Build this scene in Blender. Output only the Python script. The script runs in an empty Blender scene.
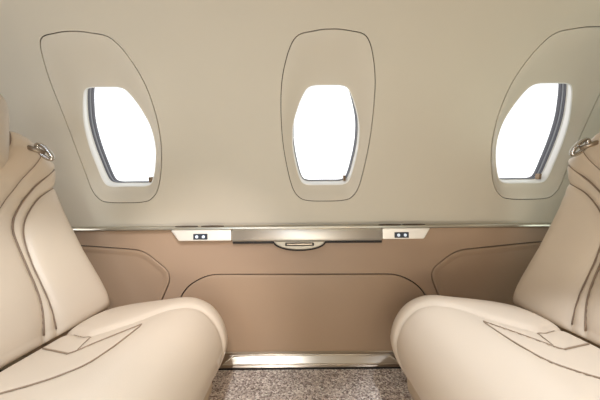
import bpy, math, random
import numpy as np
from mathutils import Vector, geometry
random.seed(4)
C = bpy.context.scene.collection
F = 267.0                      # focal length in pixels of the 600 px frame (16 mm lens)
ROLL = math.radians(0.5)
R, CY, CZ = 0.80, 0.35, -0.03  # cabin tube: radius and centre (eye level is z = 0)
FLOOR = -0.688

# ------------------------------------------------------------------ materials
def srgb(r, g, b):
    f = lambda c: (c/255/12.92) if c/255 <= .04045 else ((c/255+.055)/1.055)**2.4
    return (f(r), f(g), f(b), 1)

def mat(name, col, rough=.5, metal=0, bump=0, scale=200, var=0, emit=None, spec=.5, coat=0, aniso=None):
    m = bpy.data.materials.new(name); m.use_nodes = True
    nt = m.node_tree; b = nt.nodes['Principled BSDF']
    b.inputs['Base Color'].default_value = col
    b.inputs['Roughness'].default_value = rough
    b.inputs['Metallic'].default_value = metal
    b.inputs['Specular IOR Level'].default_value = spec
    b.inputs['Coat Weight'].default_value = coat
    tc = nt.nodes.new('ShaderNodeTexCoord')
    src = tc.outputs['Object']
    if aniso:
        mp = nt.nodes.new('ShaderNodeMapping'); mp.inputs['Scale'].default_value = aniso
        nt.links.new(src, mp.inputs[0]); src = mp.outputs[0]
    if bump or var:
        n = nt.nodes.new('ShaderNodeTexNoise'); n.inputs['Scale'].default_value = scale
        n.inputs['Detail'].default_value = 4
        nt.links.new(src, n.inputs['Vector'])
    if bump:
        bp = nt.nodes.new('ShaderNodeBump'); bp.inputs['Strength'].default_value = bump
        bp.inputs['Distance'].default_value = .001
        nt.links.new(n.outputs['Fac'], bp.inputs['Height'])
        nt.links.new(bp.outputs['Normal'], b.inputs['Normal'])
    if var:
        n2 = nt.nodes.new('ShaderNodeTexNoise'); n2.inputs['Scale'].default_value = 7
        nt.links.new(tc.outputs['Object'], n2.inputs['Vector'])
        mx = nt.nodes.new('ShaderNodeMix'); mx.data_type = 'RGBA'
        mx.inputs['A'].default_value = [c*(1-var) for c in col[:3]]+[1]
        mx.inputs['B'].default_value = [min(1, c*(1+var)) for c in col[:3]]+[1]
        nt.links.new(n2.outputs['Fac'], mx.inputs['Factor'])
        nt.links.new(mx.outputs['Result'], b.inputs['Base Color'])
    if emit:
        b.inputs['Emission Color'].default_value = emit[0]; b.inputs['Emission Strength'].default_value = emit[1]
    return m

M = {}
M['wall'] = mat('cream_liner', srgb(206, 196, 177), .45, bump=.06, scale=350, var=.015, spec=.35)
M['panel'] = mat('cream_window_panel', srgb(209, 199, 181), .42, bump=.05, scale=350, spec=.4)
M['groove'] = mat('shadow_gap_rubber', srgb(84, 70, 56), .7)
M['frame'] = mat('white_window_frame', srgb(236, 234, 228), .35)
M['gasket'] = mat('dark_gasket', srgb(82, 82, 88), .5)
M['gasket2'] = mat('grey_gasket', srgb(150, 152, 158), .4)
M['tab'] = mat('tan_tab', srgb(168, 140, 112), .4)
M['taupe'] = mat('taupe_leather', srgb(172, 145, 120), .48, bump=.10, scale=500, var=.02, spec=.4)
M['taupe2'] = mat('taupe_leather_inset', srgb(170, 143, 117), .46, bump=.12, scale=500, var=.02, spec=.4)
M['dark'] = mat('black_gap', srgb(26, 20, 17), .6)
M['nickel'] = mat('brushed_nickel', srgb(246, 241, 232), .54, metal=1, bump=.05, scale=60, aniso=(.4, 30, 60))
M['scuff'] = mat('scuff_metal', srgb(212, 202, 186), .36, metal=1, bump=.05, scale=60, aniso=(.4, 30, 60))
M['nickel2'] = mat('satin_moulding', srgb(196, 190, 174), .35, metal=.85, bump=.04, scale=60, aniso=(.4, 30, 60))
M['chrome'] = mat('polished_chrome', srgb(196, 191, 184), .18, metal=1)
M['bronze'] = mat('bronze_trim', srgb(168, 154, 138), .32, metal=1)
M['leather'] = mat('cream_leather', srgb(213, 196, 175), .42, bump=.16, scale=420, var=.02, spec=.4)
M['leather_b'] = mat('cream_leather_band', srgb(205, 188, 166), .42, bump=.16, scale=420, spec=.4)
M['leather_h'] = mat('headrest_leather', srgb(196, 182, 163), .45, bump=.16, scale=420, spec=.4)
M['piping'] = mat('brown_piping', srgb(134, 112, 92), .5)
M['latch'] = mat('satin_latch', srgb(178, 170, 156), .5, metal=1)
M['slot'] = mat('grey_recess', srgb(70, 65, 58), .6)
M['seam'] = mat('tan_seam', srgb(150, 128, 106), .5)
M['base'] = mat('beige_plastic', srgb(206, 186, 160), .4)
M['switch'] = mat('dark_switch', srgb(46, 52, 62), .3)
M['button'] = mat('pale_button', srgb(222, 232, 242), .3, emit=(srgb(215, 230, 250), .35))
M['cup'] = mat('brown_rim', srgb(82, 66, 50), .35)

def carpet():
    m = bpy.data.materials.new('loop_carpet'); m.use_nodes = True
    nt = m.node_tree; b = nt.nodes['Principled BSDF']; b.inputs['Roughness'].default_value = .95
    b.inputs['Specular IOR Level'].default_value = .1
    tc = nt.nodes.new('ShaderNodeTexCoord')
    v = nt.nodes.new('ShaderNodeTexVoronoi'); v.inputs['Scale'].default_value = 190
    nt.links.new(tc.outputs['Object'], v.inputs['Vector'])
    sep = nt.nodes.new('ShaderNodeSeparateColor'); nt.links.new(v.outputs['Color'], sep.inputs[0])
    rp = nt.nodes.new('ShaderNodeValToRGB'); e = rp.color_ramp.elements
    e[0].position = 0; e[0].color = srgb(128, 112, 103)
    e[1].position = 1; e[1].color = srgb(255, 246, 236)
    k = rp.color_ramp.elements.new(.4); k.color = srgb(196, 180, 168)
    k = rp.color_ramp.elements.new(.75); k.color = srgb(226, 211, 198)
    nt.links.new(sep.outputs[0], rp.inputs[0]); nt.links.new(rp.outputs[0], b.inputs['Base Color'])
    bp = nt.nodes.new('ShaderNodeBump'); bp.inputs['Strength'].default_value = 1; bp.inputs['Distance'].default_value = .005
    bp.invert = True
    nt.links.new(v.outputs['Distance'], bp.inputs['Height']); nt.links.new(bp.outputs['Normal'], b.inputs['Normal'])
    return m
M['carpet'] = carpet()

def glass():
    m = bpy.data.materials.new('window_pane'); m.use_nodes = True
    nt = m.node_tree; nt.nodes.remove(nt.nodes['Principled BSDF'])
    t = nt.nodes.new('ShaderNodeBsdfTransparent'); g = nt.nodes.new('ShaderNodeBsdfGlossy'); g.inputs['Roughness'].default_value = .05
    mx = nt.nodes.new('ShaderNodeMixShader'); mx.inputs[0].default_value = .05
    nt.links.new(t.outputs[0], mx.inputs[1]); nt.links.new(g.outputs[0], mx.inputs[2])
    nt.links.new(mx.outputs[0], nt.nodes['Material Output'].inputs[0])
    return m
M['glass'] = glass()

# ------------------------------------------------------------------ object helpers
def link(name, verts, faces, m, parent=None, smooth=True, mats=None, midx=None):
    me = bpy.data.meshes.new(name)
    me.from_pydata([tuple(map(float, v)) for v in verts], [], [tuple(map(int, f)) for f in faces])
    me.validate(); me.update()
    for mm in (mats or [m]): me.materials.append(mm)
    if midx is not None and len(midx) == len(me.polygons): me.polygons.foreach_set('material_index', midx)
    me.polygons.foreach_set('use_smooth', [smooth]*len(me.polygons))
    o = bpy.data.objects.new(name, me); C.objects.link(o)
    if parent: o.parent = parent; o.matrix_parent_inverse = parent.matrix_world.inverted()
    return o

def empty(name, loc):
    o = bpy.data.objects.new(name, None); C.objects.link(o); o.location = loc; o.empty_display_size = .05
    bpy.context.view_layer.update(); return o

def tag(o, label=None, cat=None, group=None, kind=None):
    if label: o['label'] = label
    if cat: o['category'] = cat
    if group: o['group'] = group
    if kind: o['kind'] = kind
    return o

def ray(px, py):
    a, b = px-300, 200-py                       # undo the slight camera roll
    c, s = math.cos(ROLL), math.sin(ROLL)
    x, z = a*c + b*s, -a*s + b*c
    return x/F, z/F

def on_wall(px, py, d=0):                       # photo point -> (x, arc angle) on the cabin tube
    a, b = ray(px, py); t = 1.1; q = R+d
    for _ in range(40): t = CY + math.sqrt(q*q-(b*t-CZ)**2)
    return a*t, math.asin((b*t-CZ)/q)

def wp(x, th, d=0):                             # tube point, d metres outwards
    return (x, CY+(R+d)*math.cos(th), CZ+(R+d)*math.sin(th))

def spline(pts, n=96, closed=True):
    pts = [np.array(p, float) for p in pts]; m = len(pts); out = []
    seg = m if closed else m-1
    for i in range(seg):
        g = lambda k: pts[(k) % m] if closed else pts[min(max(k, 0), m-1)]
        p0, p1, p2, p3 = g(i-1), g(i), g(i+1), g(i+2)
        k = max(2, n//seg)
        for j in range(k):
            t = j/k
            out.append(.5*((2*p1)+(-p0+p2)*t+(2*p0-5*p1+4*p2-p3)*t*t+(-p0+3*p1-3*p2+p3)*t**3))
    if not closed: out.append(pts[-1])
    return [tuple(p) for p in out]

def rounded(pts, r, n=6):                       # round the corners of a closed polygon (r: one radius or a list)
    out = []; m = len(pts)
    for i in range(m):
        p, a, b = (np.array(pts[k % m], float) for k in (i, i-1, i+1))
        rr = r[i] if isinstance(r, (list, tuple)) else r
        u, v = a-p, b-p; lu, lv = np.linalg.norm(u), np.linalg.norm(v)
        q = min(rr, lu*.45, lv*.45); s, e = p+u/lu*q, p+v/lv*q
        for j in range(n+1):
            t = j/n; out.append(tuple((1-t)**2*s+2*t*(1-t)*p+t*t*e))
    return out

def offset(loop, d):                            # outline moved outwards by d (loop counter-clockwise or not)
    P = np.array(loop, float); n = len(P)
    area = .5*np.sum(P[:, 0]*np.roll(P[:, 1], -1)-np.roll(P[:, 0], -1)*P[:, 1])
    T = np.roll(P, -1, 0)-np.roll(P, 1, 0); T /= np.linalg.norm(T, axis=1)[:, None]+1e-12
    N = np.stack([T[:, 1], -T[:, 0]], 1)*(1 if area > 0 else -1)
    return [tuple(p) for p in P+N*d]

def inside(pt, loop):
    x, y = pt; c = False; n = len(loop)
    for i in range(n):
        x1, y1 = loop[i]; x2, y2 = loop[(i+1) % n]
        if (y1 > y) != (y2 > y) and x < (x2-x1)*(y-y1)/(y2-y1)+x1: c = not c
    return c

def sheet(outer, holes, f, step=.02):
    """2D region with holes, meshed with an inner grid, mapped by f(u,v)."""
    vs, es = [], []
    for lp in [outer]+holes:
        s = len(vs); vs += [Vector(p) for p in lp]; es += [(s+i, s+(i+1) % len(lp)) for i in range(len(lp))]
    xs = [p[0] for p in outer]; ys = [p[1] for p in outer]
    L = np.array([p for lp in [outer]+holes for p in lp])
    x = min(xs)+step/2
    while x < max(xs):
        y = min(ys)+step/2
        while y < max(ys):
            if np.min(np.hypot(L[:, 0]-x, L[:, 1]-y)) > step*.4 and inside((x, y), outer) and not any(inside((x, y), h) for h in holes):
                vs.append(Vector((x, y)))
            y += step
        x += step
    r = geometry.delaunay_2d_cdt(vs, es, [], 0, 1e-7)
    V = [tuple(v) for v in r[0]]; fc = []
    for t in r[2]:
        cx = sum(V[i][0] for i in t)/3; cy = sum(V[i][1] for i in t)/3
        if inside((cx, cy), outer) and not any(inside((cx, cy), h) for h in holes): fc.append(t)
    return [f(*v) for v in V], fc

def ring(loops3, close=False):
    """bridge a list of equal-length closed 3D loops."""
    n = len(loops3[0]); V = [p for l in loops3 for p in l]; Fc = []
    for k in range(len(loops3)-1):
        for i in range(n):
            j = (i+1) % n; Fc.append((k*n+i, k*n+j, (k+1)*n+j, (k+1)*n+i))
    return V, Fc

def merge(*parts):
    V, Fc = [], []
    for v, f in parts:
        s = len(V); V += list(v); Fc += [tuple(i+s for i in q) for q in f]
    return V, Fc

def tube(pts, r, n=8, closed=False):
    P = [Vector(p) for p in pts]; V, Fc = [], []; m = len(P); prev = None
    for i, p in enumerate(P):
        a = P[(i-1) % m] if closed else P[max(i-1, 0)]; b = P[(i+1) % m] if closed else P[min(i+1, m-1)]
        t = (b-a).normalized()
        if prev is None: prev = t.orthogonal()
        u = (prev-t*prev.dot(t)).normalized(); w = t.cross(u); prev = u
        for k in range(n):
            an = 2*math.pi*k/n; V.append(tuple(p+(u*math.cos(an)+w*math.sin(an))*r))
    for i in range(m if closed else m-1):
        for k in range(n):
            a0 = i*n; a1 = ((i+1) % m)*n; Fc.append((a0+k, a0+(k+1) % n, a1+(k+1) % n, a1+k))
    if not closed:
        Fc.append(tuple(range(n))[::-1]); Fc.append(tuple((m-1)*n+k for k in range(n)))
    return V, Fc

def bevel_box(x0, x1, y0, y1, z0, z1, r=.004):
    V = []; lo = rounded([(x0, z0), (x1, z0), (x1, z1), (x0, z1)], r, 4)
    li = offset(lo, -r*.6)
    loops = [[(p[0], y0, p[1]) for p in li], [(p[0], y0+r*.6, p[1]) for p in lo], [(p[0], y1, p[1]) for p in lo]]
    V, Fc = ring(loops); n = len(lo); Fc.append(tuple(range(n))[::-1]); Fc.append(tuple(2*n+i for i in range(n)))
    return V, Fc

def polydist(P, line):
    """distance of points P (n,2) to a polyline."""
    d = np.full(len(P), 9.); L = np.array(line)
    for a, b in zip(L[:-1], L[1:]):
        ab = b-a; t = np.clip(((P-a)@ab)/(ab@ab+1e-12), 0, 1); d = np.minimum(d, np.linalg.norm(P-(a+t[:, None]*ab), axis=1))
    return d

# ------------------------------------------------------------------ cabin shell
XL, XR = -1.95, 1.95
# outlines of the middle window, traced on the wall and made symmetric
def wall_loop(pts, xc, n=112):
    w = [on_wall(*p) for p in pts]
    return spline([(x-xc, t*R) for x, t in w], n)
xc = on_wall(326, 150)[0]
open_px = [(326, 84.6), (334, 84.6), (341, 84.8), (347, 87), (351, 93), (355.5, 106), (358.9, 122), (359.2, 137), (357.4, 152), (353.5, 168), (350, 178.5), (346.5, 183.2), (341, 184.9), (333, 185.1), (326, 185.1)]
pan_px = [(328, 29.2), (338, 29.3), (348, 30.8), (362.5, 34.5), (369.3, 46), (373, 68), (373.5, 90), (371, 120), (367, 148), (361, 175), (356, 190), (349, 198), (341, 200.3), (333, 200.9), (326, 201)]
DISH = .026                                     # each panel is dished towards its window
def sym(px, d=0):
    w = [on_wall(*p, d) for p in px]; c = .5*(w[0][0]+w[-1][0])
    h = [(max(0, x-c), t*R) for x, t in w]; h[0] = (0, h[0][1]); h[-1] = (0, h[-1][1])
    return spline(h+[(-x, s) for x, s in h[-2:0:-1]], 120)
win, pan = sym(open_px, DISH), sym(pan_px)
XW = [on_wall(130, 183)[0]-.024, xc, on_wall(524.5, 181)[0]+.014]
sh = lambda loop, dx: [(x+dx, s) for x, s in loop]
m_ = lambda d=0: (lambda x, s: wp(x, s/R, d))
s_bot = math.asin((-.118-CZ)/R)*R; s_top = math.pi/2*R
# wall section with the three panel holes
outer = [(XL, s_bot), (XR, s_bot), (XR, s_top), (XL, s_top)]
def dense(lp, st):
    out = []
    for i, p in enumerate(lp):
        q = lp[(i+1) % len(lp)]; k = max(1, int(math.dist(p, q)/st))
        out += [(p[0]+(q[0]-p[0])*j/k, p[1]+(q[1]-p[1])*j/k) for j in range(k)]
    return out
holes = [sh(offset(pan, .0018), x) for x in XW]
parts = [sheet(dense(outer, .03), holes, m_(), .03)]
for h in holes: parts.append(ring([[m_(d)(*p) for p in h] for d in (0, .0015, .015)]))
wb = link('wall_back', *merge(*parts), M['wall']); tag(wb, kind='structure')

for k, x in enumerate(XW):
    pi, wo = sh(offset(pan, -.0014), x), sh(win, x)
    PA, WA = pi+[pi[0]], wo+[wo[0]]
    def dish(u, v):
        P = np.array([[u, v]]); a = polydist(P, PA)[0]; b = polydist(P, WA)[0]; t = a/(a+b+1e-9)
        return m_(DISH*t*t*(3-2*t))(u, v)
    V, Fc = merge(sheet(pi, [wo], dish, .012),
                  ring([[m_(d)(*p) for p in lp] for lp, d in ((pi, 0), (sh(offset(pan, -.0016), x), .001), (sh(offset(pan, -.0016), x), .014))]))
    w = link('window_%d' % (k+1), V, Fc, M['panel']); tag(w, kind='structure')
    def rl(q, d):                                # reveal loops climb slightly as they go outwards
        return [m_(DISH+d)(px_, s_+.013*min(1, max(0, d/.03))) for px_, s_ in sh(offset(win, q), x)]
    link('panel_seam', *ring([[m_(d)(*p) for p in sh(offset(pan, q), x)] for q, d in ((-.006, .013), (0, .006), (.006, .013))]), M['groove'], w)
    prof = [(0, 0), (-.0008, -.0012), (-.0025, -.0012), (-.004, .001), (-.0045, .006), (-.001, .026), (-.001, .030), (-.003, .030), (-.003, .033)]
    link('window_frame', *ring([rl(q, d) for q, d in prof]), M['frame'], w)
    prof = [(-.0025, .0325), (-.0040, .0325), (-.0044, .036), (-.0034, .046)]
    link('window_gasket', *ring([rl(q, d) for q, d in prof]), M['gasket'], w)
    prof = [(-.0034, .044), (-.0052, .044), (-.0055, .047), (-.0048, .053)]
    link('inner_gasket', *ring([rl(q, d) for q, d in prof]), M['gasket2'], w)
    prof = [(-.0045, .051), (-.0064, .051), (-.0067, .054), (-.0067, .068)]
    link('outer_gasket', *ring([rl(q, d) for q, d in prof]), M['gasket'], w)
    link('window_pane', *sheet([(a_, b_+.013) for a_, b_ in sh(offset(win, -.0066), x)], [], m_(DISH+.056), .03), M['glass'], w)
    # shade pull tab in the lower corner
    px, ps = max(win, key=lambda p: p[0]*.9-p[1]*1.0)
    tx, ts = x+px-.012, ps+.006
    lo = rounded([(tx-.005, ts), (tx+.005, ts), (tx+.005, ts+.022), (tx-.005, ts+.022)], .002, 3)
    V, Fc = ring([[m_(DISH+d)(*p) for p in lo] for d in (.034, .016, .014)]); n = len(lo)
    lo2 = offset(lo, -.001); V += [m_(DISH+.0135)(*p) for p in lo2]; Fc += [(2*n+i, 2*n+(i+1) % n, 3*n+(i+1) % n, 3*n+i) for i in range(n)]
    Fc.append(tuple(3*n+i for i in range(n))[::-1])
    link('pull_tab', V, Fc, M['tab'], w)

# ceiling + opposite side (the rest of the tube)
def arc_strip(t0, t1, nx=40, nt=48, name='x', m=None):
    V = [wp(XL+(XR-XL)*i/nx, t0+(t1-t0)*j/nt) for i in range(nx+1) for j in range(nt+1)]
    Fc = [(i*(nt+1)+j, (i+1)*(nt+1)+j, (i+1)*(nt+1)+j+1, i*(nt+1)+j+1) for i in range(nx) for j in range(nt)]
    return tag(link(name, V, Fc, m), kind='structure')
arc_strip(math.pi/2, math.radians(130), name='ceiling', m=M['wall'])
thf = math.pi+math.asin((CZ-FLOOR)/R)
arc_strip(math.radians(130), thf, name='wall_front', m=M['wall'])
def disc(x, name):
    n = 48; lp = [wp(x, math.asin((FLOOR-CZ)/R)+(thf-math.asin((FLOOR-CZ)/R))*i/n, .0) for i in range(n+1)]
    return tag(link(name, lp+[(x+(.02 if x > 0 else -.02), p[1], p[2]) for p in lp],
                    [tuple(range(n+1)), tuple(range(n+1, 2*n+2))]+[(i, i+1, n+2+i, n+1+i) for i in range(n)], M['wall'], smooth=False), kind='structure')
disc(XL, 'wall_left'); disc(XR, 'wall_right')
yb = CY+R*math.cos(math.asin((FLOOR-CZ)/R))
link_floor = link('floor', *bevel_box(XL, XR, CY-(yb-CY), 1.14, FLOOR-.03, FLOOR, .001), M['carpet'], smooth=False)
tag(link_floor, kind='structure')

# ------------------------------------------------------------------ lower side wall (taupe), gently bowed
LY = 1.125
def low(x, z, d=0):                              # lower wall surface, d = towards the cabin
    t = min(1, max(0, (-.12-z)/.53)); return (x, LY-.012*math.sin(t*math.pi)-d, z)
def at_low(px, py, y=1.118):
    a, b = ray(px, py); return a*y, b*y
Z0, Z1 = -.120, -.648
# storage door outline
sp = [at_low(*p) for p in [(166, 372), (176, 310), (186, 287), (208, 274.5), (398, 274), (420, 286), (432, 310), (440, 372)]]
zb = Z1+.006
sp = [(sp[0][0], zb), sp[1], sp[2], sp[3], sp[4], sp[5], sp[6], (sp[7][0], zb)]
stor = rounded(sp, [.01, .05, .06, .05, .05, .06, .05, .01], 6)
def arm(pts): return [at_low(*p) for p in pts]
ap = arm([(88, 246.5), (143, 250.5), (173, 274), (160, 305), (130, 345), (20, 345), (20, 244)])
armL = rounded(ap, [.02, .045, .05, .05, .06, .03, .03], 6)
ap2 = arm([(536, 242.5), (456, 250.5), (428.5, 271), (441, 303), (470, 345), (590, 345), (590, 240)])
armR = rounded(ap2, [.02, .045, .05, .05, .06, .03, .03], 6)
# the aft and forward panels run on behind the seat backs: make the top edge straight
outer = dense([(XL, Z1), (XR, Z1), (XR, Z0), (XL, Z0)], .03)
hs = [offset(l, .0035) for l in (stor, armL, armR)]
parts = [sheet(outer, hs, low, .03)]
for h in hs: parts.append(ring([[low(*p, -d) for p in h] for d in (0, .001, .012)]))
wl = link('wall_lower', *merge(*parts), M['taupe']); tag(wl, kind='structure')
bk = link('gap_backing_1', *sheet(outer, [], lambda x, z: low(x, z, -.013), .2), M['dark']); tag(bk, kind='structure')  # black sheet behind the panels; its colour stands in for shade in the gaps

def inset(name, loop, label, bev, raise_, m):
    """panel let into the lower wall: rim at the wall plane, raised or sunk centre."""
    root = None
    prof = [(-.0012, -.012), (-.0012, -.001), (-.002, .0005), (-.004, .001), (-bev, raise_*.6), (-bev-.006, raise_*.95), (-bev-.010, raise_)]
    V, Fc = ring([[low(*p, d) for p in offset(loop, q)] for q, d in prof])
    Vs, Fs = sheet(offset(loop, prof[-1][0]), [], lambda x, z: low(x, z, raise_), .03)
    o = link(name, *merge((V, Fc), (Vs, Fs)), m)
    return tag(o, label, 'panel')
inset('storage_panel', stor, 'wide taupe leather storage panel set in the lower sidewall between the two seats', .008, .002, M['taupe2'])
inset('armrest_panel', armL, 'taupe pointed inset panel in the sidewall beside the left seat back', .020, -.005, M['taupe2'])
inset('armrest_panel', armR, 'taupe pointed inset panel in the sidewall beside the right seat back', .020, -.005, M['taupe2'])

# ------------------------------------------------------------------ metal sill at the floor
def extr(prof, x0, x1, nx=2):
    V, Fc = [], []; n = len(prof)
    for i in range(nx+1):
        x = x0+(x1-x0)*i/nx
        V += [(x, p[0], p[1]) for p in prof]
    for i in range(nx):
        for j in range(n):
            k = (j+1) % n; Fc.append((i*n+j, i*n+k, (i+1)*n+k, (i+1)*n+j))
    Fc.append(tuple(range(n))[::-1]); Fc.append(tuple(nx*n+j for j in range(n)))
    return V, Fc
bs = link('baseboard_back', *extr([(1.136, -.636), (1.122, -.636), (1.117, -.640), (1.117, -.645), (1.090, -.676), (1.086, -.680), (1.086, FLOOR+.0005), (1.136, FLOOR+.0005)], XL+.01, XR-.01), M['bronze'], smooth=False)
link('floor_gap', *bevel_box(XL+.01, XR-.01, 1.0825, 1.0855, FLOOR+.0005, FLOOR+.006, .001), M['dark'], bs, smooth=False)
tag(bs, kind='structure')
def slope(x, t, d=0):                            # t 0..1 up the sloping face
    y = 1.090+(1.117-1.090)*t; z = -.676+.031*t
    return (x, y-d*.754, z+d*.657)
a0, a1 = ray(222, 366)[0]*1.09, ray(401, 366)[0]*1.09
lo = rounded([(a0, .04), (a1, .04), (a1-.04, .97), (a0+.04, .97)], [.01, .01, .05, .05], 6)
sc = lambda lp, q: [(x+(-q if x > (a0+a1)/2 else q), t+(.5-t)*q*50) for x, t in lp]
V, Fc = ring([[slope(*p, d) for p in sc(lo, q)] for q, d in ((0, 0), (.0005, .004), (.002, .005), (.004, .004), (.006, .001))])
Vs, Fs = sheet(sc(lo, .006), [], lambda x, t: slope(x, t, .001), .05)
link('scuff_plate', *merge((V, Fc), (Vs, Fs)), M['scuff'], bs)

# ------------------------------------------------------------------ side ledge
lg = empty('side_ledge', (.0, 1.12, -.12))
tag(lg, 'brushed metal side ledge running under the three windows', 'ledge')
tz, fy = -.1085, 1.098
link('moulding', *extr([(1.150, tz+.003), (1.142, tz), (fy+.003, tz), (fy, tz-.002), (fy-.001, tz-.008), (fy+.002, tz-.0115), (1.128, tz-.014), (1.150, tz-.014)], XL+.01, XR-.01), M['nickel2'], lg, smooth=False)
def X(px, y): return ray(px, 232)[0]*y
PY = 1.088
xa, xb = X(232, PY), X(382, PY)
prof = []
for i in range(13):                              # convex rolled face of the table edge
    t = i/12; prof.append((PY+.005*(abs(2*t-1))**3+.006*(1-t), -.1175-.050*t))
prof += [(1.124, -.1675), (1.124, -.1175)]
fp = link('face_plate', *extr(prof, xa, xb), M['nickel'], lg)
for p in fp.data.polygons:
    if abs(p.normal.x) > .5: p.use_smooth = False
link('shadow_gap', *bevel_box(xa-.001, xb+.003, 1.100, 1.124, -.1785, -.1680, .002), M['dark'], lg, smooth=False)
# switch plates
def splate(pxs, btn):
    y = 1.092
    z = lambda q: ray(300, q)[1]*y
    x = lambda q: ray(q, 235)[0]*y
    lp = rounded([(x(p), z(q)) for p, q in pxs], .006, 5)
    n = len(lp)
    L = [[(p[0], yy, p[1]) for p in offset(lp, q)] for q, yy in ((0, 1.124), (0, y+.002), (-.001, y+.0003), (-.002, y), (-.003, y-.0003))]
    V, Fc = ring(L); Fc.append(tuple(4*n+i for i in range(n))[::-1])
    s = link('switch_plate', V, Fc, M['nickel'], lg)
    for pp in s.data.polygons:
        pp.use_smooth = False
    c, = [btn]
    link('switch', *bevel_box(x(c-7), x(c+7), y-.0045, y+.001, z(238.6), z(233), .002), M['switch'], s, smooth=False)
    for q in (c-3.3, c+3.3):
        xc_, zc_ = x(q), z(235.8); lp2 = [(xc_+.0062*math.cos(a), zc_+.0062*math.sin(a)) for a in [2*math.pi*i/20 for i in range(20)]]
        V, Fc = ring([[(p[0], yy, p[1]) for p in offset(lp2, o_)] for o_, yy in ((0, y-.004), (0, y-.006), (-.001, y-.0066))]); Fc.append(tuple(40+i for i in range(20))[::-1])
        link('push_button', V, Fc, M['button'], s, smooth=False)
splate([(170.5, 229.3), (231.4, 229.3), (231.4, 240.2), (178.5, 240.2)], 200.5)
splate([(382.6, 229.0), (430.5, 229.0), (424, 240.0), (382.6, 240.0)], 401.5)
# latch below the plate
y = 1.086
lx = X(299.5, y); hw = X(325, y)-lx
lp = [(lx+hw*math.cos(a), -.1665+(-.036)*math.sin(a)) for a in [math.pi*i/30 for i in range(31)]]
n = len(lp)
V, Fc = ring([[(p[0], yy, p[1]) for p in offset(lp, q)] for q, yy in ((0, 1.122), (0, y+.002), (-.002, y), (-.004, y-.0005))]); Fc.append(tuple(3*n+i for i in range(n))[::-1])
lt = link('latch', V, Fc, M['latch'], lg, smooth=False)
link('latch_slot', *bevel_box(lx-hw*.58, lx+hw*.58, y-.0030, y+.001, -.1885, -.1715, .006), M['slot'], lt, smooth=False)
link('latch_bar', *bevel_box(lx-hw*.5, lx+hw*.5, y-.0055, y-.002, -.1825, -.1760, .0025), M['bronze'], lt, smooth=False)
V, Fc = tube([(p[0], y+.004, p[1]) for p in offset(lp[1:-1]+[], .0025)[:]][1:-1], .0035, 6)
link('latch_gap', V, Fc, M['dark'], lt)
# cup-holder rims on top of the ledge
for q in (186.5, 212.5, 390, 414):
    xx = ray(q, 227)[0]*1.118; pts = [(xx+.046*math.cos(a), 1.120+.017*math.sin(a), tz+.0015) for a in [2*math.pi*i/40 for i in range(40)]]
    link('cup_holder_rim', *tube(pts, .0022, 6, True), M['cup'], lg)

# ------------------------------------------------------------------ seats
def inpoly(P, poly):
    c = np.zeros(len(P), bool); n = len(poly)
    for i in range(n):
        x1, y1 = poly[i]; x2, y2 = poly[(i+1) % n]
        if y1 == y2: continue
        k = ((y1 > P[:, 1]) != (y2 > P[:, 1])) & (P[:, 0] < (x2-x1)*(P[:, 1]-y1)/(y2-y1)+x1); c ^= k
    return c

# left seat in world terms; X grows towards the front of the seat. v = Y - SC (far side +)
SC, HW = .63, .35
ZB, ZT = -.398, .19
def xback(z):                                    # recline of the back, more upright near the shoulders
    pts = [(-.42, -.655), (-.367, -.690), (-.2, -.787), (-.1, -.837), (-.05, -.861), (.0, -.876), (.05, -.878), (.10, -.872), (.20, -.862), (.35, -.86)]
    zs = [p[0] for p in pts]; xs = [p[1] for p in pts]
    return float(np.interp(z, zs, xs))
def ztop(v):
    v = abs(v); t = min(1, max(0, (v-.16)/.17)); return .218-.070*t*t*(3-2*t)
def smooth_line(l, n=40): return spline(l, n, closed=False)
seamB = smooth_line([(.150, -.45), (.158, -.38), (.170, -.30), (.177, -.22), (.186, -.15), (.198, -.105), (.220, -.065), (.260, -.018), (.300, .020), (.355, .052)], 60)
seamA = smooth_line([(.108, -.45), (.122, -.38), (.150, -.30), (.162, -.22), (.168, -.15), (.172, -.105), (.186, -.068), (.210, -.034), (.248, .015), (.284, .062), (.355, .135)], 60)
seamC = smooth_line([(.262, .185), (.250, .135), (.237, .096), (.205, .031), (.169, -.017), (.135, -.06), (.10, -.12)], 60)

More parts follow.
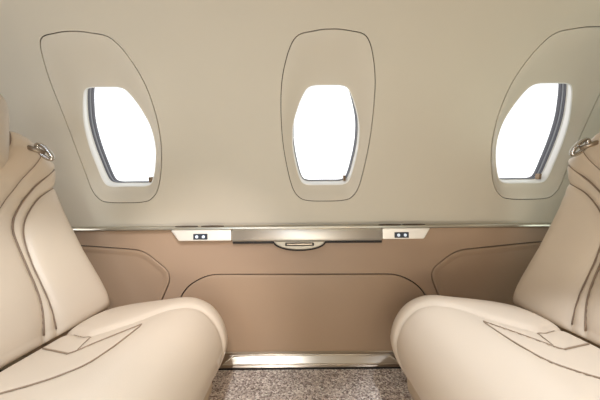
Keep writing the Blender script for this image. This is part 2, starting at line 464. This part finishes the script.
def build_seat(sx, cx, names, label, HRx=0):
    """sx = 1: faces +x; sx = -1: mirrored about cx"""
    st = 1 if sx > 0 else 1.05
    W = lambda p: (cx+sx*((p[0]+.47)*st-.47-cx), p[1], p[2])
    def lk(name, V, Fc, m, par, **k): return link(name, [W(v) for v in V], [f[::-1] if sx < 0 else f for f in Fc], m, par, **k)
    root = empty('aircraft_seat', W((-.55, SC, FLOOR)))
    tag(root, label, 'seat', None)
    # generic pillow over (a,b) in [-1,1]^2
    def pillow(P, T, dirn, relief=None, na=110, nb=110, pe=6, qe=.38, back=.6):
        A = np.sin(np.linspace(-1, 1, na)*math.pi/2); A = np.sign(A)*np.abs(A)**.95
        B = np.sin(np.linspace(-1, 1, nb)*math.pi/2)
        V, Fc = [], []
        for side in (1, -1):
            s0 = len(V)
            for a in A:
                for b in B:
                    e = max(0, 1-abs(a)**pe)*max(0, 1-abs(b)**(pe if b > 0 or pe < 12 else 8)); e = e**qe
                    p, q = P(a, b); h = T(a, b, side)*e
                    if side > 0 and relief is not None: h += relief(q)*min(1, e*1.3)
                    V.append(tuple(Vector(p)+Vector(dirn(a, b))*h*side))
            for i in range(na-1):
                for j in range(nb-1):
                    f = (s0+i*nb+j, s0+(i+1)*nb+j, s0+(i+1)*nb+j+1, s0+i*nb+j+1)
                    Fc.append(f if side > 0 else f[::-1])
        return V, Fc
    # ---- backrest
    n = 150
    outerP = [p for p in seamB]+[(.40, .052), (.40, -.5), (.147, -.5)]
    stripP = [p for p in seamA]+[(.40, .135), (.40, -.5), (.11, -.5)]
    gx, gz = np.meshgrid(np.linspace(-.36, .36, 241), np.linspace(-.45, .22, 225), indexing='ij')
    Q = np.stack([np.abs(gx.ravel()), gz.ravel()], 1)
    dB, dA = polydist(Q, seamB), polydist(Q, seamA)
    inO, inS = inpoly(Q, outerP), inpoly(Q, stripP)
    H = np.zeros(len(Q))
    H += np.where(inO, .020*(1-np.exp(-dB/.022)), 0)
    H += np.where(inS & ~inO, .005*(1-np.exp(-np.minimum(dA, dB)/.008)), 0)
    H += np.where(~inS, .012*(1-np.exp(-dA/.03)), 0)
    H -= .004*np.exp(-(dB/.004)**2)+.004*np.exp(-(dA/.004)**2)
    # winged outer edges, hollow centre
    H += .03*np.clip((Q[:, 0]-.12)/.23, 0, 1)**1.5 - .03
    dC = polydist(Q, seamC); H -= .004*np.exp(-(dC/.007)**2)
    # raised cradle round the headrest
    av, zz = Q[:, 0], Q[:, 1]
    H += .045*np.clip((zz-.06)/.10, 0, 1)**1.3*np.clip((av-.138)/.006, 0, 1)*np.clip((.34-av)/.14, 0, 1)
    H = H.reshape(gx.shape)
    def bil(G, v, z):
        i = min(239.999, max(0, (v+.36)/.72*240)); j = min(223.999, max(0, (z+.45)/.67*224)); i0, j0 = int(i), int(j); a, b = i-i0, j-j0
        return G[i0, j0]*(1-a)*(1-b)+G[i0+1, j0]*a*(1-b)+G[i0, j0+1]*(1-a)*b+G[i0+1, j0+1]*a*b
    T0 = .055
    def Pb(a, b):
        v = a*HW; zt = ztop(v); z = ZB+(zt-ZB)*(b+1)/2
        return (xback(z)-T0, SC+v, z), (v, z)
    def nb_(a, b): return (1, 0, .35 if b < .3 else .35*max(0, (1-b))/.7)
    Tf = lambda a, b, s: T0 if s > 0 else .05
    br = lk('backrest', *pillow(Pb, Tf, nb_, lambda q: bil(H, *q), 170, 170, 14, .33), M['leather'], root)
    def back_pt(v, z, lift=0):
        # invert the pillow: point of its front above (v, z0)
        a = v/HW; zt = ztop(v); b = (z-ZB)/(zt-ZB)*2-1; b = max(-1, min(1, b))
        e = (max(0, 1-abs(a)**14)*max(0, 1-abs(b)**(14 if b > 0 else 8)))**.33
        h = T0*e+bil(H, v, z)*min(1, e*1.3)+lift; d = nb_(a, b)
        return (xback(z)-T0+h*d[0], SC+v, z+h*d[2])
    def pipe(line, name, par, r=.0022, sgn=(1, -1), m='piping', clip=.345):
        for s in sgn:
            pts = [back_pt(s*v, z, .0030) for v, z in line if abs(v) < clip and z > ZB+.005]
            P3 = np.array(pts)
            for _ in range(6): P3[1:-1] = (P3[:-2]+2*P3[1:-1]+P3[2:])/4
            lk(name, *tube(P3, r, 6), M[m], par)
    pipe(seamB, 'piping', br, .0019); pipe(seamA, 'piping', br, .0026); pipe(seamC, 'stitch_line', br, .0010)
    # ---- shoulder collar: raised edge round the headrest
    col = spline([(.0, .055), (.05, .060), (.10, .075), (.130, .105), (.1415, .14), (.1435, .205)], 40, closed=False)
    pts = [back_pt(v, min(z, .205), .003) for v, z in col]
    for s in (1, -1):
        lk('collar_piping', *tube([(p[0]+.002, SC+s*(p[1]-SC), p[2]) for p in pts], .0042, 8), M['piping'], br)
    # ---- headrest
    def Ph(a, b):
        v = a*(.124-.02*max(0, b)**3); z = .203+b*.108
        return (-.848, SC+v, z), (v, z)
    hr = lk('headrest', *pillow(Ph, lambda a, b, s: .062 if s > 0 else .04, lambda a, b: (1, 0, 0), None, 60, 60, 5, .42), M['leather_h'], root)
    # ---- shoulder belt ring
    rc = Vector((-.812, .850, .160)); ang = math.radians(40)
    pts = []
    for i in range(28):
        t = 2*math.pi*i/28; u, w_ = .028*math.cos(t), .012*math.sin(t)
        pts.append(tuple(rc+Vector((.55*u+.5*w_, .30*u, -.72*u+w_*.8))))
    rg = lk('belt_ring', *tube(pts, .0068, 10, True), M['chrome'], root)
    lk('ring_tab', *tube([tuple(rc+Vector((-.030, -.028, .012))), tuple(rc+Vector((-.014, -.012, .004))), tuple(rc+Vector((.0, .002, -.004)))], .0075, 8), M['bronze'], rg)
    # ---- seat cushion: closed profile swept across the width, relief from the seams
    prof = [(-.73, -.465), (-.712, -.420), (-.668, -.376), (-.61, -.360), (-.55, -.351), (-.46, -.340), (-.40, -.333), (-.352, -.338), (-.305, -.362), (-.270, -.405),
            (-.252, -.455), (-.252, -.495), (-.270, -.545), (-.305, -.590), (-.330, -.618), (-.40, -.628), (-.55, -.60), (-.70, -.56), (-.73, -.50)]
    PR = spline(prof, 171); NP = len(PR); PRa = np.array(PR)
    cen = np.array([-.47, -.485])
    Tn = np.roll(PRa, -1, 0)-np.roll(PRa, 1, 0); Tn /= np.linalg.norm(Tn, axis=1)[:, None]; Nn = np.stack([-Tn[:, 1], Tn[:, 0]], 1)
    # arc length coordinate along the upper/front part
    arc = np.concatenate([[0], np.cumsum(np.linalg.norm(np.diff(PRa, axis=0), axis=1))])
    # seam lines in (arc, v)
    def arc_of_x(x):                             # on the top
        k = [i for i in range(NP//2) if PRa[i, 1] > -.45 and PRa[i, 0] < -.30]
        return float(np.interp(x, PRa[k, 0], arc[k]))
    ax = arc_of_x
    side = spline([(ax(-.440), .105), (ax(-.49), .045), (ax(-.538), -.016)], 24, closed=False)
    insf = spline([(ax(-.440), .105), (ax(-.436), .07), (ax(-.443), -.055), (ax(-.475), -.10), (ax(-.52), -.125), (ax(-.60), -.15)], 40, closed=False)
    cross = spline([(ax(-.538), -.016), (ax(-.585), .005), (ax(-.645), .037)], 16, closed=False)
    bol = spline([(ax(-.70), .15), (ax(-.62), .11), (ax(-.558), .078), (ax(-.48), .125), (ax(-.427), .185), (ax(-.34), .231), (ax(-.31)+.05, .237), (ax(-.31)+.13, .235), (ax(-.31)+.2, .225)], 60, closed=False)
    gus = spline([(ax(-.635), .115), (ax(-.585), .085), (ax(-.558), .078), (ax(-.545), .055), (ax(-.53), .0)], 20, closed=False)
    nv = 150; V = []; Fc = []
    vs = np.sin(np.linspace(-1, 1, nv)*math.pi/2)
    def fall(a): return (1-abs(a)**7)**(1/3.2) if abs(a) < 1 else 0
    def relief(P):
        Pm = P.copy(); Pa = np.stack([P[:, 0], np.abs(P[:, 1])], 1)
        db = polydist(Pa, bol)
        h = -.006*np.exp(-(db/.010)**2)-.002*np.exp(-(db/.003)**2)
        out = (Pa[:, 1] > np.interp(Pa[:, 0], [p[0] for p in bol], [p[1] for p in bol]))
        h += np.where(out, .010*(1-np.exp(-db/.03)), 0)
        h *= np.where(P[:, 1] > 0, 1, np.clip((-P[:, 1]-.15)/.08, 0, 1))
        dn = np.minimum(polydist(P, insf), polydist(P, side)); h -= .003*np.exp(-(dn/.004)**2)
        dg = polydist(P, gus); h -= .003*np.exp(-(dg/.006)**2)
        return h
    VV = []
    for a in vs:
        s = fall(a)
        P = np.stack([arc[:NP], np.full(NP, a*HW)], 1)
        h = relief(P)*min(1, s*1.2)
        # rounded ends: profile shrinks towards its centre line
        k = .80+.20*s if s > .0 else .80
        edge = 1-(1-s)*.0
        inset_ = (1-s)*.075
        pts = PRa-Nn*0
        c = cen+(PRa-cen)*1.0
        q = PRa-Nn*inset_ if False else cen+(PRa-cen)*(1-(1-s)*.62)
        q = q+Nn*h[:, None]
        VV.append(q); V += [(p[0], SC+a*HW, p[1]) for p in q]
    for i in range(nv-1):
        for j in range(NP):
            k = (j+1) % NP; Fc.append((i*NP+j, (i+1)*NP+j, (i+1)*NP+k, i*NP+k))
    Fc.append(tuple(range(NP))); Fc.append(tuple((nv-1)*NP+j for j in range(NP))[::-1])
    cu = lk('seat_cushion', V, Fc, M['leather'], root)
    def cush_pt(s_, v, lift=.0018):
        a = v/HW; i = int(np.searchsorted(vs, a)); i = max(1, min(nv-1, i)); t = (a-vs[i-1])/(vs[i]-vs[i-1])
        q = VV[i-1]*(1-t)+VV[i]*t
        x = np.interp(s_, arc[:NP], q[:, 0]+Nn[:, 0]*lift); z = np.interp(s_, arc[:NP], q[:, 1]+Nn[:, 1]*lift)
        return (float(x), SC+v, float(z))
    for ln, r in ((insf, .0017), (side, .0015), (gus, .0010), (cross, .002)):
        P3 = np.array([cush_pt(*p) for p in ln])
        for _ in range(3): P3[1:-1] = (P3[:-2]+2*P3[1:-1]+P3[2:])/4
        lk('seam', *tube(P3, r, 6), M['seam'], cu)
    # ---- base
    bx = [(-.70, FLOOR+.001), (-.322, FLOOR+.001), (-.318, FLOOR+.03), (-.318, -.60), (-.36, -.57), (-.66, -.55), (-.70, -.57)]
    bx = rounded(bx, .012, 4)
    L = [[(p[0], y_, p[1]) for p in offset(bx, o_)] for y_, o_ in ((SC-.335, -.01), (SC-.325, 0), (SC+.318, 0), (SC+.328, -.01))]
    V, Fc = ring(L); n_ = len(bx); Fc.append(tuple(range(n_))[::-1]); Fc.append(tuple(3*n_+i for i in range(n_)))
    lk('seat_base', V, Fc, M['base'], root, smooth=False)
    return root
CX = .032
build_seat(1, CX, None, 'cream leather cabin seat facing right, at the left of the photo')
build_seat(-1, CX, None, 'cream leather cabin seat facing left, at the right of the photo')

# ------------------------------------------------------------------ light
w = bpy.data.worlds.new('sky'); bpy.context.scene.world = w; w.use_nodes = True
w.node_tree.nodes['Background'].inputs[0].default_value = (.97, .985, 1, 1)
w.node_tree.nodes['Background'].inputs[1].default_value = 1.6
def area(name, loc, target, sx_, sy_, power, col=(1, 1, 1)):
    l = bpy.data.lights.new(name, 'AREA'); l.shape = 'RECTANGLE'; l.size = sx_; l.size_y = sy_; l.energy = power; l.color = col
    o = bpy.data.objects.new(name, l); C.objects.link(o); o.location = loc
    o.rotation_euler = (Vector(target)-Vector(loc)).to_track_quat('-Z', 'Z').to_euler(); return o
WARM = (1, .92, .81); DAY = (.95, .98, 1)
def spot(name, loc, target, power, ang, blend, rad, col=WARM):
    l = bpy.data.lights.new(name, 'SPOT'); l.energy = power; l.spot_size = math.radians(ang); l.spot_blend = blend
    l.shadow_soft_size = rad; l.color = col
    o = bpy.data.objects.new(name, l); C.objects.link(o); o.location = loc
    o.rotation_euler = (Vector(target)-Vector(loc)).to_track_quat('-Z', 'Z').to_euler(); return o
# unseen area lights stand in for daylight on the windowless opposite side
PW = [2.3, .6, .7, 1.0, .8, 1.8, .1, 46, 57, 56, 2.0, 1.6, 18]
CL = [(.62, .80, 1), (.9, .95, 1), (.9, .95, 1), (1, .80, .64), (.7, .88, 1), (.6, .74, 1), (.9, .95, 1),
      (.88, .93, 1), (.82, .89, 1), (1, .89, .88), (.95, .97, 1), (.85, 1, .95), (1, .97, .87)]
LIGHTS = []
for x, z in ((-.55, .16), (-.22, .12), (.05, .12), (.42, .12), (.80, .26)):
    LIGHTS.append(area('window_stand_in', (x, -.36, z), (x*.9, 1, .0), .12, .18, 1))
# unseen fill lights added under the ceiling
LIGHTS.append(area('ceiling_fill', (-.45, .05, .70), (-.45, .6, -.6), .8, .08, 1))
LIGHTS.append(area('ceiling_fill', (.45, .05, .70), (.45, .6, -.6), .8, .08, 1))
# reading lights over the seats, plus a spot added to brighten the lower wall
LIGHTS.append(spot('reading_light', (-.15, .05, .68), (-.50, .68, -.34), 1, 50, .6, .03))
LIGHTS.append(spot('reading_light', (.48, .33, .74), (.52, .52, -.36), 1, 44, .5, .03))
LIGHTS.append(spot('wall_fill_spot', (-.10, -.20, .55), (-.42, 1.12, -.34), 1, 36, .9, .03))
# unseen fill lights added at both cabin ends and low down
LIGHTS.append(area('left_end_fill', (-1.85, .1, .35), (-1.0, .95, .45), .5, .8, 1))
LIGHTS.append(area('right_end_fill', (1.85, .1, .35), (1.0, .95, .45), .5, .8, 1))
LIGHTS.append(area('low_fill', (0, -.30, -.50), (0, 1, -.35), 1.6, .06, 1))
for l in LIGHTS[10:12]: l.data.spread = math.radians(75)
for l, p, c in zip(LIGHTS, PW, CL): l.data.energy = p; l.data.color = c

# ------------------------------------------------------------------ camera
cd = bpy.data.cameras.new('camera'); cd.sensor_width = 36; cd.lens = F/600*36; cd.clip_start = .01
co = bpy.data.objects.new('camera', cd); C.objects.link(co); co.rotation_euler = (math.radians(90), ROLL, 0)
S = bpy.context.scene; S.camera = co
S.view_settings.view_transform = 'Standard'; S.view_settings.look = 'None'; S.view_settings.gamma = 1; S.view_settings.use_curve_mapping = False
S.view_settings.exposure = -0.05
